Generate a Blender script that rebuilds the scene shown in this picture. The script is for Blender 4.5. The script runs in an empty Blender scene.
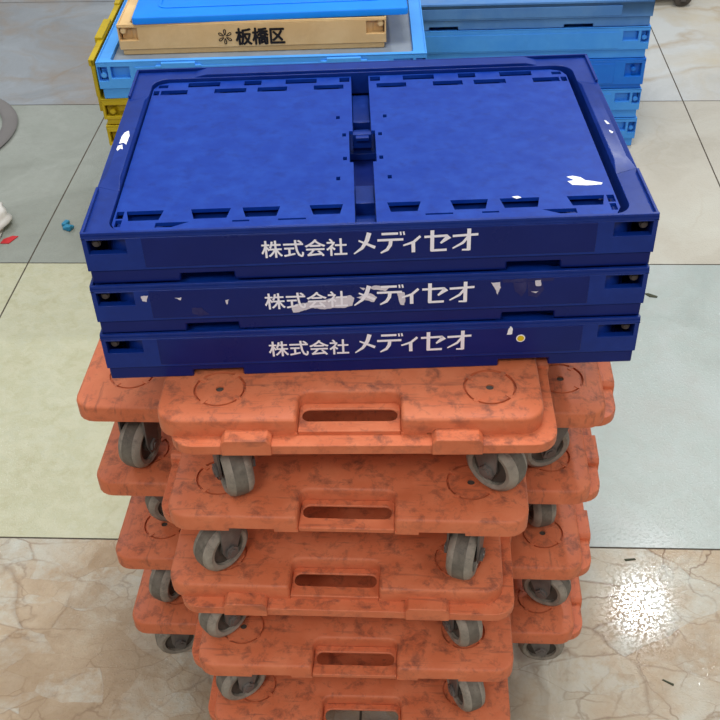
import bpy, bmesh, math, random
from mathutils import Vector, Matrix
random.seed(7)
S = bpy.context.scene
C = S.collection
PI = math.pi

# ------------------------------------------------------------------ camera
CAM_H, PITCH, ROLL, FPX = 1.3145, 0.68689, -0.03771, 1039.42
cd = bpy.data.cameras.new('camera'); cam = bpy.data.objects.new('camera', cd); C.objects.link(cam)
cd.sensor_width = 36.0; cd.lens = 36.0 * FPX / 720.0; cd.clip_start = 0.02
fwd = Vector((0, math.cos(PITCH), -math.sin(PITCH)))
rt0 = Vector((1, 0, 0)); up0 = rt0.cross(fwd)
rt = rt0 * math.cos(ROLL) + up0 * math.sin(ROLL)
up = up0 * math.cos(ROLL) - rt0 * math.sin(ROLL)
m = Matrix((rt, up, -fwd)).transposed().to_4x4(); m.translation = (0, 0, CAM_H)
cam.matrix_world = m
S.camera = cam

# ------------------------------------------------------------------ world and lamps
w = bpy.data.worlds.new('shop_ambient'); S.world = w; w.use_nodes = True
wt = w.node_tree; bg = wt.nodes['Background']; bg.inputs[1].default_value = 1.0
tcw = wt.nodes.new('ShaderNodeTexCoord'); sxw = wt.nodes.new('ShaderNodeSeparateXYZ'); rpw = wt.nodes.new('ShaderNodeValToRGB')
wt.links.new(tcw.outputs['Generated'], sxw.inputs[0]); wt.links.new(sxw.outputs['Z'], rpw.inputs['Fac']); wt.links.new(rpw.outputs['Color'], bg.inputs[0])
rpw.color_ramp.elements[0].position = 0.0; rpw.color_ramp.elements[0].color = (0.13, 0.135, 0.14, 1)      # walls of the shop
rpw.color_ramp.elements[1].position = 0.75; rpw.color_ramp.elements[1].color = (0.66, 0.69, 0.71, 1)    # its pale ceiling
def lamp(name, loc, size, watts, col=(1, 1, 1)):
    l = bpy.data.lights.new(name, 'AREA'); l.shape = 'DISK'; l.size = size; l.energy = watts; l.color = col
    o = bpy.data.objects.new(name, l); C.objects.link(o); o.location = loc
    return o
lamp('ceiling_or_fill_lamp', (1.30, 3.08, 2.8), 0.15, 26, (0.95, 0.98, 1.0))
lamp('ceiling_or_fill_lamp', (-2.6, 3.3, 2.8), 0.4, 26, (0.95, 0.98, 1.0))
lamp('ceiling_or_fill_lamp', (-0.6, -1.0, 2.6), 0.7, 26, (1.0, 0.99, 0.96))
lamp('ceiling_or_fill_lamp', (1.4, -0.8, 2.6), 0.7, 17, (1.0, 0.99, 0.97))
lamp('ceiling_or_fill_lamp', (0.1, 1.45, 2.9), 0.9, 35, (1.0, 0.99, 0.97))  # added overhead fill, lifts the crate tops more than their fronts
S.view_settings.view_transform = 'Standard'; S.view_settings.look = 'None'
S.view_settings.gamma = 1.0; S.view_settings.exposure = 0.0; S.view_settings.use_curve_mapping = False

# ------------------------------------------------------------------ materials
def lin(r, g, b):
    f = lambda c: ((c / 255 + 0.055) / 1.055) ** 2.4 if c > 10.3 else c / 255 / 12.92
    return (f(r), f(g), f(b), 1)
class NT:
    def __init__(s, name):
        s.m = bpy.data.materials.new(name); s.m.use_nodes = True; s.t = s.m.node_tree; s.b = s.t.nodes['Principled BSDF']
    def n(s, typ, **kw):
        x = s.t.nodes.new(typ)
        for k, v in kw.items(): setattr(x, k, v)
        return x
    def l(s, a, b): s.t.links.new(a, b)
    def coords(s, scale=(1, 1, 1), rot=(0, 0, 0), per_object=True):
        tc = s.n('ShaderNodeTexCoord'); mp = s.n('ShaderNodeMapping'); mp.inputs['Scale'].default_value = scale; mp.inputs['Rotation'].default_value = rot
        src = tc.outputs['Object']
        if per_object:
            oi = s.n('ShaderNodeObjectInfo'); ml = s.n('ShaderNodeMath', operation='MULTIPLY'); ml.inputs[1].default_value = 9.0
            s.l(oi.outputs['Random'], ml.inputs[0]); ad = s.n('ShaderNodeVectorMath', operation='ADD')
            s.l(src, ad.inputs[0]); s.l(ml.outputs[0], ad.inputs[1]); src = ad.outputs[0]
        s.l(src, mp.inputs['Vector']); return mp.outputs['Vector']
    def noise(s, vec, scale, detail=4, rough=0.6, dist=0.0):
        x = s.n('ShaderNodeTexNoise'); x.inputs['Scale'].default_value = scale; x.inputs['Detail'].default_value = detail
        x.inputs['Roughness'].default_value = rough; x.inputs['Distortion'].default_value = dist; s.l(vec, x.inputs['Vector']); return x.outputs['Fac']
    def ramp(s, fac, stops):
        r = s.n('ShaderNodeValToRGB'); e = r.color_ramp.elements
        while len(e) < len(stops): e.new(0.5)
        for el, (p, c) in zip(e, stops): el.position = p; el.color = c if len(c) == 4 else (*c, 1)
        s.l(fac, r.inputs['Fac']); return r.outputs['Color']
    def val(s, fac, a, b, x=0.0, y=1.0):
        r = s.n('ShaderNodeMapRange'); r.inputs['From Min'].default_value = a; r.inputs['From Max'].default_value = b
        r.inputs['To Min'].default_value = x; r.inputs['To Max'].default_value = y; s.l(fac, r.inputs['Value']); return r.outputs['Result']
    def mul(s, a, b):
        x = s.n('ShaderNodeMath', operation='MULTIPLY'); s.l(a, x.inputs[0])
        if isinstance(b, (int, float)): x.inputs[1].default_value = b
        else: s.l(b, x.inputs[1])
        return x.outputs[0]
    def mix(s, fac, a, b):
        x = s.n('ShaderNodeMix', data_type='RGBA')
        if isinstance(fac, (int, float)): x.inputs[0].default_value = fac
        else: s.l(fac, x.inputs[0])
        for i, v in ((6, a), (7, b)):
            if isinstance(v, tuple): x.inputs[i].default_value = v
            else: s.l(v, x.inputs[i])
        return x.outputs[2]
    def bump(s, h, strength, dist):
        x = s.n('ShaderNodeBump'); x.inputs['Strength'].default_value = strength; x.inputs['Distance'].default_value = dist
        s.l(h, x.inputs['Height']); s.l(x.outputs['Normal'], s.b.inputs['Normal'])
    def upward(s):
        g = s.n('ShaderNodeNewGeometry'); x = s.n('ShaderNodeSeparateXYZ'); s.l(g.outputs['True Normal'], x.inputs[0]); return x.outputs['Z']

def plastic(name, rgb, rough=0.4, light=None, dirt=None, dirt_amt=0.0, scale=14, spec=0.5, bump=0.15, streak=0.0):
    t = NT(name); v = t.coords(); base = rgb; lt = light or tuple(min(1, c * 1.25 + 0.005) for c in rgb[:3]) + (1,)
    n1 = t.noise(v, scale, 6, 0.65)
    col = t.mix(t.val(n1, 0.42, 0.72), base, lt)
    if dirt_amt:
        n2 = t.noise(v, scale * 1.7, 9, 0.72, 0.3)
        up_ = t.val(t.upward(), -0.2, 0.8, 0.35, 1.0)
        col = t.mix(t.mul(t.mul(t.val(n2, 0.50, 0.70), up_), dirt_amt), col, dirt)
    if streak:
        v2 = t.coords(scale=(6, 60, 20), rot=(0, 0, 0.7)); n3 = t.noise(v2, 3, 3, 0.5)
        col = t.mix(t.mul(t.val(n3, 0.60, 0.72), streak), col, dirt or lt)
    t.l(col, t.b.inputs['Base Color'])
    t.b.inputs['Specular IOR Level'].default_value = spec
    t.l(t.val(n1, 0.3, 0.7, rough * 0.85, min(1, rough * 1.25)), t.b.inputs['Roughness'])
    t.bump(t.noise(v, 90, 3, 0.6), bump, 0.0006)
    return t.m

M = {}
M['navy'] = plastic('navy_plastic', (0.003, 0.024, 0.20, 1), 0.34, (0.006, 0.034, 0.245, 1), (0.004, 0.016, 0.12, 1), 0.45, 30, 0.28, 0.1)  # frame navy, toned between the lit panels and the shaded fronts
M['navy_panel'] = plastic('scuffed_navy_panel_lit', (0.003, 0.034, 0.285, 1), 0.40, (0.006, 0.050, 0.34, 1), (0.003, 0.020, 0.18, 1), 0.55, 44, 0.25, 0.12)  # same navy plastic made lighter: light on the top put into the colour
M['navy_front'] = plastic('navy_plastic_shaded', (0.003, 0.012, 0.125, 1), 0.30, (0.005, 0.017, 0.155, 1), (0.015, 0.025, 0.12, 1), 0.3, 10, 0.22, 0.05)  # same navy plastic made darker: shade on the fronts put into the colour
M['orange'] = plastic('orange_plastic', (0.63, 0.160, 0.066, 1), 0.5, (0.70, 0.208, 0.094, 1), (0.13, 0.046, 0.034, 1), 0.85, 32, 0.35, 0.25, 0.4)
M['sky'] = plastic('sky_blue_plastic', lin(72, 156, 238), 0.42, lin(84, 168, 246), lin(60, 120, 180), 0.25, 8, 0.4)
M['sky2'] = plastic('light_blue_plastic', lin(62, 146, 232), 0.42, lin(78, 160, 238), lin(50, 105, 170), 0.3, 8, 0.4)
M['azure'] = plastic('azure_plastic', lin(14, 108, 212), 0.42, lin(22, 122, 222), lin(20, 75, 150), 0.3, 8, 0.4)
M['steel'] = plastic('dusty_steel_blue_plastic', lin(74, 124, 186), 0.55, lin(98, 146, 198), lin(120, 150, 180), 0.4, 7, 0.35)
M['lid'] = plastic('bright_blue_plastic', lin(0, 128, 238), 0.38, lin(8, 140, 246), lin(0, 100, 200), 0.2, 5, 0.4)
M['yellow'] = plastic('mustard_yellow_plastic', lin(182, 156, 16), 0.45, lin(198, 172, 28), lin(110, 92, 16), 0.4, 10, 0.4)
M['tan'] = plastic('tan_plastic', lin(222, 184, 128), 0.5, lin(234, 200, 146), lin(168, 128, 82), 0.45, 9, 0.35)
M['grey'] = plastic('grey_panel_plastic', lin(128, 138, 150), 0.4, lin(148, 156, 166), lin(110, 118, 130), 0.3, 12, 0.5)
M['tyre'] = plastic('grey_rubber', lin(140, 131, 118), 0.6, lin(166, 156, 142), lin(60, 56, 52), 0.7, 45, 0.3, 0.3)
M['grime'] = plastic('grimy_tread_rubber', lin(104, 97, 87), 0.6, lin(134, 126, 113), lin(50, 46, 44), 0.6, 50, 0.3, 0.3)
M['hub'] = plastic('dark_hub_plastic', lin(72, 65, 58), 0.6, lin(96, 88, 80), lin(35, 32, 30), 0.5, 25, 0.3)
M['metal'] = plastic('dull_dark_metal', lin(88, 82, 78), 0.42, lin(120, 114, 108), lin(50, 42, 38), 0.5, 30, 0.6)
M['metal_bolt'] = plastic('worn_bolt_metal', lin(62, 54, 52), 0.5, lin(84, 76, 72), lin(50, 40, 36), 0.6, 160, 0.3)
M['white'] = plastic('white_print', lin(244, 240, 248), 0.5, lin(250, 248, 252), None, 0, 40, 0.3, 0.0)
M['black'] = plastic('black_print', lin(28, 24, 24), 0.5, lin(36, 32, 30), None, 0, 40, 0.3, 0.0)
M['tape'] = plastic('torn_pale_tape', lin(212, 205, 214), 0.7, lin(226, 220, 226), lin(150, 142, 158), 0.6, 120, 0.1, 0.1)
M['ghost'] = plastic('thin_tape_film', lin(40, 42, 96), 0.5, lin(62, 62, 108), lin(24, 28, 84), 0.8, 60, 0.2, 0.05)
M['paper'] = plastic('white_paper', lin(238, 238, 240), 0.7, lin(248, 248, 248), None, 0, 60, 0.2, 0.1)
M['dot'] = plastic('yellow_sticker', lin(222, 190, 24), 0.5, lin(230, 200, 40), None, 0, 60, 0.3, 0.0)
M['red'] = plastic('red_paper', lin(196, 42, 48), 0.6, lin(206, 54, 58), None, 0, 60, 0.3)
M['scrapblue'] = plastic('blue_scrap_plastic', lin(40, 128, 168), 0.5, lin(60, 148, 184), None, 0, 60, 0.4)
M['leaf'] = plastic('dark_dry_leaf', lin(62, 66, 52), 0.7, lin(84, 84, 66), None, 0, 60, 0.2)
M['ring'] = plastic('grey_rubbery_ring', lin(118, 114, 112), 0.75, lin(128, 124, 122), None, 0, 8, 0.2, 0.05)
M['cart'] = plastic('dark_brown_paint', lin(62, 42, 38), 0.5, lin(76, 54, 48), None, 0, 20, 0.4)
M['bag'] = plastic('white_thin_plastic_film', lin(214, 210, 204), 0.35, lin(232, 230, 226), lin(170, 160, 150), 0.3, 20, 0.5, 0.3)

def marble(name, c1, c2, c3, vein, vein_amt, sc=3.0, thr=0.03, rough=0.13, crack=0.0, blot=None, blot_amt=0.0, bumpd=0.0010, shard=0.0, mottle=0.0):
    t = NT(name); v = t.coords(per_object=False)
    warp = t.noise(v, sc * 1.3, 5, 0.6); wv = t.n('ShaderNodeVectorMath', operation='ADD'); sc3 = t.n('ShaderNodeVectorMath', operation='SCALE')
    nt = t.n('ShaderNodeTexNoise'); nt.inputs['Scale'].default_value = sc * 1.6; nt.inputs['Detail'].default_value = 5; t.l(v, nt.inputs['Vector'])
    t.l(nt.outputs['Color'], sc3.inputs[0]); sc3.inputs['Scale'].default_value = 0.28; t.l(v, wv.inputs[0]); t.l(sc3.outputs[0], wv.inputs[1]); wvec = wv.outputs[0]
    n1 = t.noise(wvec, sc, 8, 0.62, 0.8); col = t.ramp(n1, [(0.32, c1), (0.5, c2), (0.68, c3)])
    if blot:
        n4 = t.noise(wvec, sc * 0.55, 6, 0.6, 0.5); col = t.mix(t.mul(t.val(n4, 0.54, 0.66), blot_amt), col, blot)
    vo = t.n('ShaderNodeTexVoronoi', feature='DISTANCE_TO_EDGE'); vo.inputs['Scale'].default_value = sc * 1.25; t.l(wvec, vo.inputs['Vector'])
    msk = t.noise(v, sc * 0.9, 3, 0.5)
    k = t.mul(t.mul(t.val(vo.outputs['Distance'], 0.0, thr, 1.0, 0.0), t.val(msk, 0.42, 0.6)), vein_amt)
    col = t.mix(k, col, vein)
    if crack:
        v2 = t.n('ShaderNodeTexVoronoi', feature='DISTANCE_TO_EDGE'); v2.inputs['Scale'].default_value = sc * 2.6; t.l(wvec, v2.inputs['Vector'])
        m2 = t.noise(v, sc * 1.7, 3, 0.5)
        col = t.mix(t.mul(t.mul(t.val(v2.outputs['Distance'], 0.0, 0.03, 1.0, 0.0), t.val(m2, 0.45, 0.6)), crack), col, vein)
    if shard:
        v3 = t.coords(scale=(1.0, 2.1, 1.0), rot=(0, 0, 0.75), per_object=False); a3 = t.n('ShaderNodeVectorMath', operation='ADD'); s3 = t.n('ShaderNodeVectorMath', operation='SCALE'); s3.inputs['Scale'].default_value = 0.10
        t.l(nt.outputs['Color'], s3.inputs[0]); t.l(v3, a3.inputs[0]); t.l(s3.outputs[0], a3.inputs[1])
        for scl, am in ((5.0, 1.0), (13.0, 0.6)):
            vc = t.n('ShaderNodeTexVoronoi', feature='F1'); vc.inputs['Scale'].default_value = scl; t.l(a3.outputs[0], vc.inputs['Vector'])
            ve = t.n('ShaderNodeTexVoronoi', feature='DISTANCE_TO_EDGE'); ve.inputs['Scale'].default_value = scl; t.l(a3.outputs[0], ve.inputs['Vector'])
            bw = t.n('ShaderNodeSeparateColor'); t.l(vc.outputs['Color'], bw.inputs[0]); nn = t.noise(v, scl * 2.5, 5, 0.65)
            col = t.mix(t.mul(t.mul(t.val(bw.outputs[0], 0.45, 1.0), t.val(nn, 0.40, 0.62)), shard * am), col, blot or c3)
            col = t.mix(t.mul(t.mul(t.val(bw.outputs[1], 0.55, 1.0), t.val(nn, 0.58, 0.42)), shard * am * 0.7), col, c1)
            ms = t.noise(v, scl * 0.8, 3, 0.5)
            col = t.mix(t.mul(t.mul(t.val(ve.outputs['Distance'], 0.0, 0.022, 1.0, 0.0), t.val(ms, 0.44, 0.62)), 0.65 * am), col, vein)
    if mottle:
        nm = t.noise(v, 34, 3, 0.55, 0.6); col = t.mix(t.mul(t.val(nm, 0.44, 0.60), mottle), col, blot or c3)
    dn = t.noise(v, 70, 4, 0.6); col = t.mix(t.val(dn, 0.74, 0.78, 0, 0.6), col, lin(70, 66, 58))
    t.l(col, t.b.inputs['Base Color'])
    t.b.inputs['Roughness'].default_value = rough; t.b.inputs['Specular IOR Level'].default_value = 0.35
    t.bump(t.val(t.noise(v, 190, 3, 0.65), 0.50, 0.85), 0.5, bumpd)
    return t.m
M['t_brown'] = marble('brown_marble_tile', lin(154, 130, 102), lin(180, 160, 134), lin(188, 178, 158), lin(116, 88, 64), 0.85, 3.6, 0.018, 0.10, 0.6, lin(192, 194, 184), 0.6, 0.0014, 0.8)
M['t_cream'] = marble('cream_tile', lin(180, 176, 144), lin(188, 186, 156), lin(190, 190, 166), lin(160, 142, 104), 0.15, 9.0, 0.02, 0.18, 0.0, lin(204, 201, 176), 0.3, 0.0010, 0.0, 0.35)
M['t_green'] = marble('pale_grey_green_tile', lin(164, 172, 166), lin(174, 182, 176), lin(182, 188, 184), lin(146, 146, 134), 0.12, 3.0, 0.02, 0.18, 0.0, lin(172, 166, 158), 0.4, 0.0010, 0.0, 0.15)
M['t_grey'] = marble('warm_grey_tile', lin(138, 141, 132), lin(148, 152, 143), lin(158, 161, 153), lin(116, 114, 104), 0.2, 3.0, 0.02, 0.2, 0.0, lin(140, 142, 134), 0.5, 0.0010, 0.0, 0.2)
M['t_beige'] = marble('pale_beige_tile', lin(178, 170, 154), lin(190, 183, 168), lin(196, 192, 178), lin(160, 136, 102), 0.2, 3.0, 0.02, 0.2)
M['t_white'] = marble('white_tile_with_golden_clouds', lin(180, 180, 176), lin(196, 196, 192), lin(200, 202, 200), lin(164, 136, 92), 0.5, 2.2, 0.05, 0.2, 0.0, lin(190, 172, 138), 0.7)
M['t_blue'] = marble('blue_grey_tile_with_rusty_clouds', lin(126, 130, 134), lin(142, 146, 150), lin(156, 162, 168), lin(140, 118, 90), 0.5, 2.4, 0.05, 0.2, 0.0, lin(142, 124, 104), 0.8)
M['grout'] = plastic('dark_grout', lin(92, 84, 74), 0.9, lin(104, 96, 86), None, 0, 60, 0.1)

# ------------------------------------------------------------------ mesh helpers
class MB:
    def __init__(s): s.v = []; s.f = []; s.mi = []
    def add(s, vs, fs, mi=0):
        o = len(s.v); s.v += [tuple(p) for p in vs]; s.f += [tuple(i + o for i in f) for f in fs]; s.mi += [mi] * len(fs)
    def box(s, x0, x1, y0, y1, z0, z1, mi=0):
        s.add([(x, y, z) for z in (z0, z1) for y in (y0, y1) for x in (x0, x1)],
              [(0, 2, 3, 1), (4, 5, 7, 6), (0, 1, 5, 4), (2, 6, 7, 3), (0, 4, 6, 2), (1, 3, 7, 5)], mi)
    def hexa(s, p, mi=0):   # 8 points, bottom 4 then top 4 (both counter-clockwise)
        s.add(p, [(3, 2, 1, 0), (4, 5, 6, 7), (0, 1, 5, 4), (1, 2, 6, 5), (2, 3, 7, 6), (3, 0, 4, 7)], mi)
    def cells(s, us, ws, solid, t0, t1, mapf, mi=0):
        # slab cut into a grid of cells; cells where solid() is False are open; only outer faces are made
        idx = {}; vs = []; fs = []
        def V(i, j, k):
            if (i, j, k) not in idx: idx[(i, j, k)] = len(vs); vs.append(mapf(us[i], ws[j], (t0, t1)[k]))
            return idx[(i, j, k)]
        nu, nw = len(us) - 1, len(ws) - 1
        sol = lambda i, j: 0 <= i < nu and 0 <= j < nw and solid((us[i] + us[i + 1]) / 2, (ws[j] + ws[j + 1]) / 2)
        for i in range(nu):
            for j in range(nw):
                if not sol(i, j): continue
                fs.append((V(i, j, 0), V(i, j + 1, 0), V(i + 1, j + 1, 0), V(i + 1, j, 0)))
                fs.append((V(i, j, 1), V(i + 1, j, 1), V(i + 1, j + 1, 1), V(i, j + 1, 1)))
                if not sol(i - 1, j): fs.append((V(i, j, 0), V(i, j, 1), V(i, j + 1, 1), V(i, j + 1, 0)))
                if not sol(i + 1, j): fs.append((V(i + 1, j, 0), V(i + 1, j + 1, 0), V(i + 1, j + 1, 1), V(i + 1, j, 1)))
                if not sol(i, j - 1): fs.append((V(i, j, 0), V(i + 1, j, 0), V(i + 1, j, 1), V(i, j, 1)))
                if not sol(i, j + 1): fs.append((V(i, j + 1, 0), V(i, j + 1, 1), V(i + 1, j + 1, 1), V(i + 1, j + 1, 0)))
        s.add(vs, fs, mi)
    def cyl(s, p, axis, r, length, n=20, mi=0, r2=None):
        a = Vector(axis).normalized(); u = a.orthogonal().normalized(); v = a.cross(u); p = Vector(p); r2 = r if r2 is None else r2
        vs = []
        for k, (q, rr) in enumerate(((p, r), (p + a * length, r2))):
            vs += [q + (u * math.cos(2 * PI * i / n) + v * math.sin(2 * PI * i / n)) * rr for i in range(n)]
        fs = [(i, (i + 1) % n, n + (i + 1) % n, n + i) for i in range(n)] + [tuple(range(n - 1, -1, -1)), tuple(range(n, 2 * n))]
        s.add(vs, fs, mi)
    def lathe(s, prof, axis_o, axis, n=32, mi=0, closed=True):
        a = Vector(axis).normalized(); u = a.orthogonal().normalized(); v = a.cross(u); o = Vector(axis_o); k = len(prof)
        vs = [o + a * h + (u * math.cos(2 * PI * i / n) + v * math.sin(2 * PI * i / n)) * r for i in range(n) for (r, h) in prof]
        fs = []
        for i in range(n):
            j = (i + 1) % n
            for q in range(k if closed else k - 1):
                q2 = (q + 1) % k; fs.append((i * k + q, j * k + q, j * k + q2, i * k + q2))
        s.add(vs, fs, mi)
    def loft(s, loops, cap0=True, cap1=True, mi=0):
        n = len(loops[0]); vs = [p for L in loops for p in L]; fs = []
        for a in range(len(loops) - 1):
            for i in range(n):
                j = (i + 1) % n; fs.append((a * n + i, a * n + j, (a + 1) * n + j, (a + 1) * n + i))
        if cap0: fs.append(tuple(range(n - 1, -1, -1)))
        if cap1: fs.append(tuple(range((len(loops) - 1) * n, len(loops) * n)))
        s.add(vs, fs, mi)
    def prism_holes(s, outer, holes, z0, z1, mi=0):
        # polygon with holes between z0 and z1
        loops = [outer] + holes
        for zi, z in enumerate((z0, z1)):
            b = bmesh.new(); ed = []
            for L in loops:
                vv = [b.verts.new((x, y, z)) for x, y in L]
                ed += [b.edges.new((vv[i], vv[(i + 1) % len(vv)])) for i in range(len(vv))]
            bmesh.ops.triangle_fill(b, use_beauty=True, use_dissolve=False, edges=ed)
            b.verts.index_update()
            s.add([v.co for v in b.verts], [tuple(v.index for v in (f.verts if (f.normal.z > 0) == (zi == 1) else reversed(f.verts))) for f in b.faces], mi)
            b.free()
        for L in loops:
            n = len(L); s.add([(x, y, z0) for x, y in L] + [(x, y, z1) for x, y in L], [(i, (i + 1) % n, n + (i + 1) % n, n + i) for i in range(n)], mi)
    def build(s, name, mats, parent=None, smooth=30, bevel=0.0, seg=2, weld=True):
        me = bpy.data.meshes.new(name); me.from_pydata(s.v, [], s.f)
        for i, f in enumerate(me.polygons): f.material_index = s.mi[i]
        for mm in (mats if isinstance(mats, (list, tuple)) else [mats]): me.materials.append(mm)
        b = bmesh.new(); b.from_mesh(me)
        if weld: bmesh.ops.remove_doubles(b, verts=b.verts, dist=1e-6)
        bmesh.ops.recalc_face_normals(b, faces=b.faces); b.to_mesh(me); b.free()
        if smooth:
            me.shade_smooth(); me.set_sharp_from_angle(angle=math.radians(smooth))
        o = bpy.data.objects.new(name, me); C.objects.link(o)
        if parent: o.parent = parent
        if bevel:
            bv = o.modifiers.new('bevel', 'BEVEL'); bv.width = bevel; bv.segments = seg; bv.limit_method = 'ANGLE'; bv.angle_limit = math.radians(40)
            bv.harden_normals = False
        return o

def rrect(x0, x1, y0, y1, r, n=6):
    out = []
    for cx, cy, a0 in ((x1 - r, y0 + r, -PI / 2), (x1 - r, y1 - r, 0), (x0 + r, y1 - r, PI / 2), (x0 + r, y0 + r, PI)):
        out += [(cx + r * math.cos(a0 + PI / 2 * k / n), cy + r * math.sin(a0 + PI / 2 * k / n)) for k in range(n + 1)]
    return out
def fillet(pts, radii, n=5):
    out = []
    for i, p in enumerate(pts):
        r = radii[i]; a = Vector(pts[i - 1]) ; b = Vector(p); c = Vector(pts[(i + 1) % len(pts)])
        if r <= 0: out.append(tuple(b)); continue
        d1 = (a - b).normalized(); d2 = (c - b).normalized(); half = math.acos(max(-1, min(1, d1.dot(d2)))) / 2
        L = r / math.tan(half); cen = b + (d1 + d2).normalized() * (r / math.sin(half))
        s_ = b + d1 * L - cen; e_ = b + d2 * L - cen
        a0 = math.atan2(s_.y, s_.x); a1 = math.atan2(e_.y, e_.x); da = (a1 - a0 + PI) % (2 * PI) - PI
        out += [(cen.x + r * math.cos(a0 + da * k / n), cen.y + r * math.sin(a0 + da * k / n)) for k in range(n + 1)]
    return out
def inset(poly, d):
    n = len(poly); out = []
    for i in range(n):
        a, b, c = Vector(poly[i - 1]), Vector(poly[i]), Vector(poly[(i + 1) % n])
        e1 = (b - a).normalized(); e2 = (c - b).normalized(); n1 = Vector((-e1.y, e1.x)); n2 = Vector((-e2.y, e2.x))
        k = n1 + n2; k = k / max(0.3, k.dot(n1) if k.length else 1)
        out.append((b.x + k.x * d, b.y + k.y * d))
    return out
def thing(name, label, cat, loc=(0, 0, 0), rz=0, group=None):
    o = bpy.data.objects.new(name, None); C.objects.link(o); o.location = loc; o.rotation_euler = (0, 0, rz); o.empty_display_size = 0.05
    o['label'] = label; o['category'] = cat
    if group: o['group'] = group
    return o
def tag(o, label, cat, group=None):
    o['label'] = label; o['category'] = cat
    if group: o['group'] = group
    return o
def dup(root, loc, rz, label):
    r = root.copy(); C.objects.link(r); r.location = loc; r.rotation_euler = (0, 0, rz); r['label'] = label
    for ch in list(root.children):
        c = ch.copy(); C.objects.link(c); c.parent = r
        for g in ch.children:
            d = g.copy(); C.objects.link(d); d.parent = c
    return r

# ------------------------------------------------------------------ floor (the setting)
T, PHI, OX, OY = 0.81478, -0.07116, 0.00443, 1.12718
fl = MB(); g_ = 0.0017
order = ['grout', 't_brown', 't_cream', 't_green', 't_grey', 't_beige', 't_white', 't_blue']
for r in range(-3, 8):
    for c in range(-5, 5):
        k = 't_brown' if r < 0 else ('t_cream' if c < 0 else 't_green') if r == 0 else ('t_grey' if c < 0 else 't_beige') if r == 1 else ('t_blue' if c < 0 else 't_white')
        fl.add([(c * T + g_, r * T + g_, 0), ((c + 1) * T - g_, r * T + g_, 0), ((c + 1) * T - g_, (r + 1) * T - g_, 0), (c * T + g_, (r + 1) * T - g_, 0)], [(0, 1, 2, 3)], order.index(k))
fl.box(-5 * T, 5 * T, -3 * T, 8 * T, -0.05, -0.0012, 0)
floor = fl.build('floor', [M[k] for k in order], None, 0); floor['kind'] = 'structure'
floor.location = (OX, OY, 0); floor.rotation_euler = (0, 0, PHI)

# ------------------------------------------------------------------ platform dollies
A_, B_, DT = 0.3783, 0.5974, 0.1275       # width, length, height on its wheels
TU, TD, FL, FX = 0.0217, 0.0320, 0.0146, 0.0132       # upper plate thickness, deck depth, offset of the lower frame
RING = [(sx * 0.1345 + 0.0042, y) for y in (-0.2515, 0.2420) for sx in (-1, 1)]
HW, HD = 0.0505, 0.042                    # handle recess half width and depth
def circ(cx, cy, r, n=28): return [(cx + r * math.cos(2 * PI * i / n), cy + r * math.sin(2 * PI * i / n)) for i in range(n)]
def deck_outline():
    a, b = A_ / 2, B_ / 2
    pts = [(-a, -b), (-HW, -b), (-HW, -b + HD), (HW, -b + HD), (HW, -b), (a, -b), (a, b), (HW, b), (HW, b - HD), (-HW, b - HD), (-HW, b), (-a, b)]
    rad = [0.022, 0.004, 0.010, 0.010, 0.004, 0.022, 0.022, 0.004, 0.010, 0.010, 0.004, 0.022]
    return fillet(pts, rad)
def dolly_deck():
    mb = MB(); o = deck_outline(); zt = DT
    loops = []
    for d, z in ((0.0, zt - 0.0178), (0.0, zt - 0.0035), (0.0004, zt - 0.0022), (0.0014, zt - 0.0008), (0.0030, zt)):
        loops.append([(x, y, z) for x, y in (inset(o, d) if d else o)])
    mb.loft(loops, True, False)
    # top skin with the four round recesses
    b = bmesh.new(); ed = []
    for L in [inset(o, 0.0030)] + [circ(x, y, 0.0264) for x, y in RING]:
        vv = [b.verts.new((x, y, zt)) for x, y in L]
        ed += [b.edges.new((vv[i], vv[(i + 1) % len(vv)])) for i in range(len(vv))]
    bmesh.ops.triangle_fill(b, use_beauty=True, use_dissolve=False, edges=ed); b.verts.index_update()
    mb.add([v.co for v in b.verts], [tuple(v.index for v in f.verts) for f in b.faces]); b.free()
    for x, y in RING:
        n = 28; c0 = circ(x, y, 0.0264)
        mb.add([(p, q, zt) for p, q in c0] + [(p, q, zt - 0.0034) for p, q in c0], [(i, (i + 1) % n, n + (i + 1) % n, n + i) for i in range(n)] + [tuple(range(n, 2 * n))])
    # lower lip of the plate, with the notches that take a neighbour's tabs
    a, bb = A_ / 2, B_ / 2; pts = []; rad = []
    def side(p0, p1, cuts):
        p0, p1 = Vector(p0), Vector(p1); d = (p1 - p0).normalized(); nrm = Vector((-d.y, d.x)); mid = (p0 + p1) / 2
        pts.append(tuple(p0)); rad.append(0.022)
        for c0, c1, nd in cuts:
            q0, q1 = mid + d * c0, mid + d * c1
            for q in (q0, q0 + nrm * nd, q1 + nrm * nd, q1): pts.append(tuple(q)); rad.append(0)
    sc = [(-0.1235, -0.0755, 0.014), (-HW, HW, HD), (0.0755, 0.1235, 0.014)]; lc = [(-0.20, -0.15, 0.014), (0.15, 0.20, 0.014)]
    side((-a, -bb), (a, -bb), sc); side((a, -bb), (a, bb), lc); side((a, bb), (-a, bb), sc); side((-a, bb), (-a, -bb), lc)
    o2 = fillet(pts, rad)
    mb.loft([[(x, y, zt - TU) for x, y in o2], [(x, y, zt - 0.0178) for x, y in o2]])
    return mb
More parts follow.
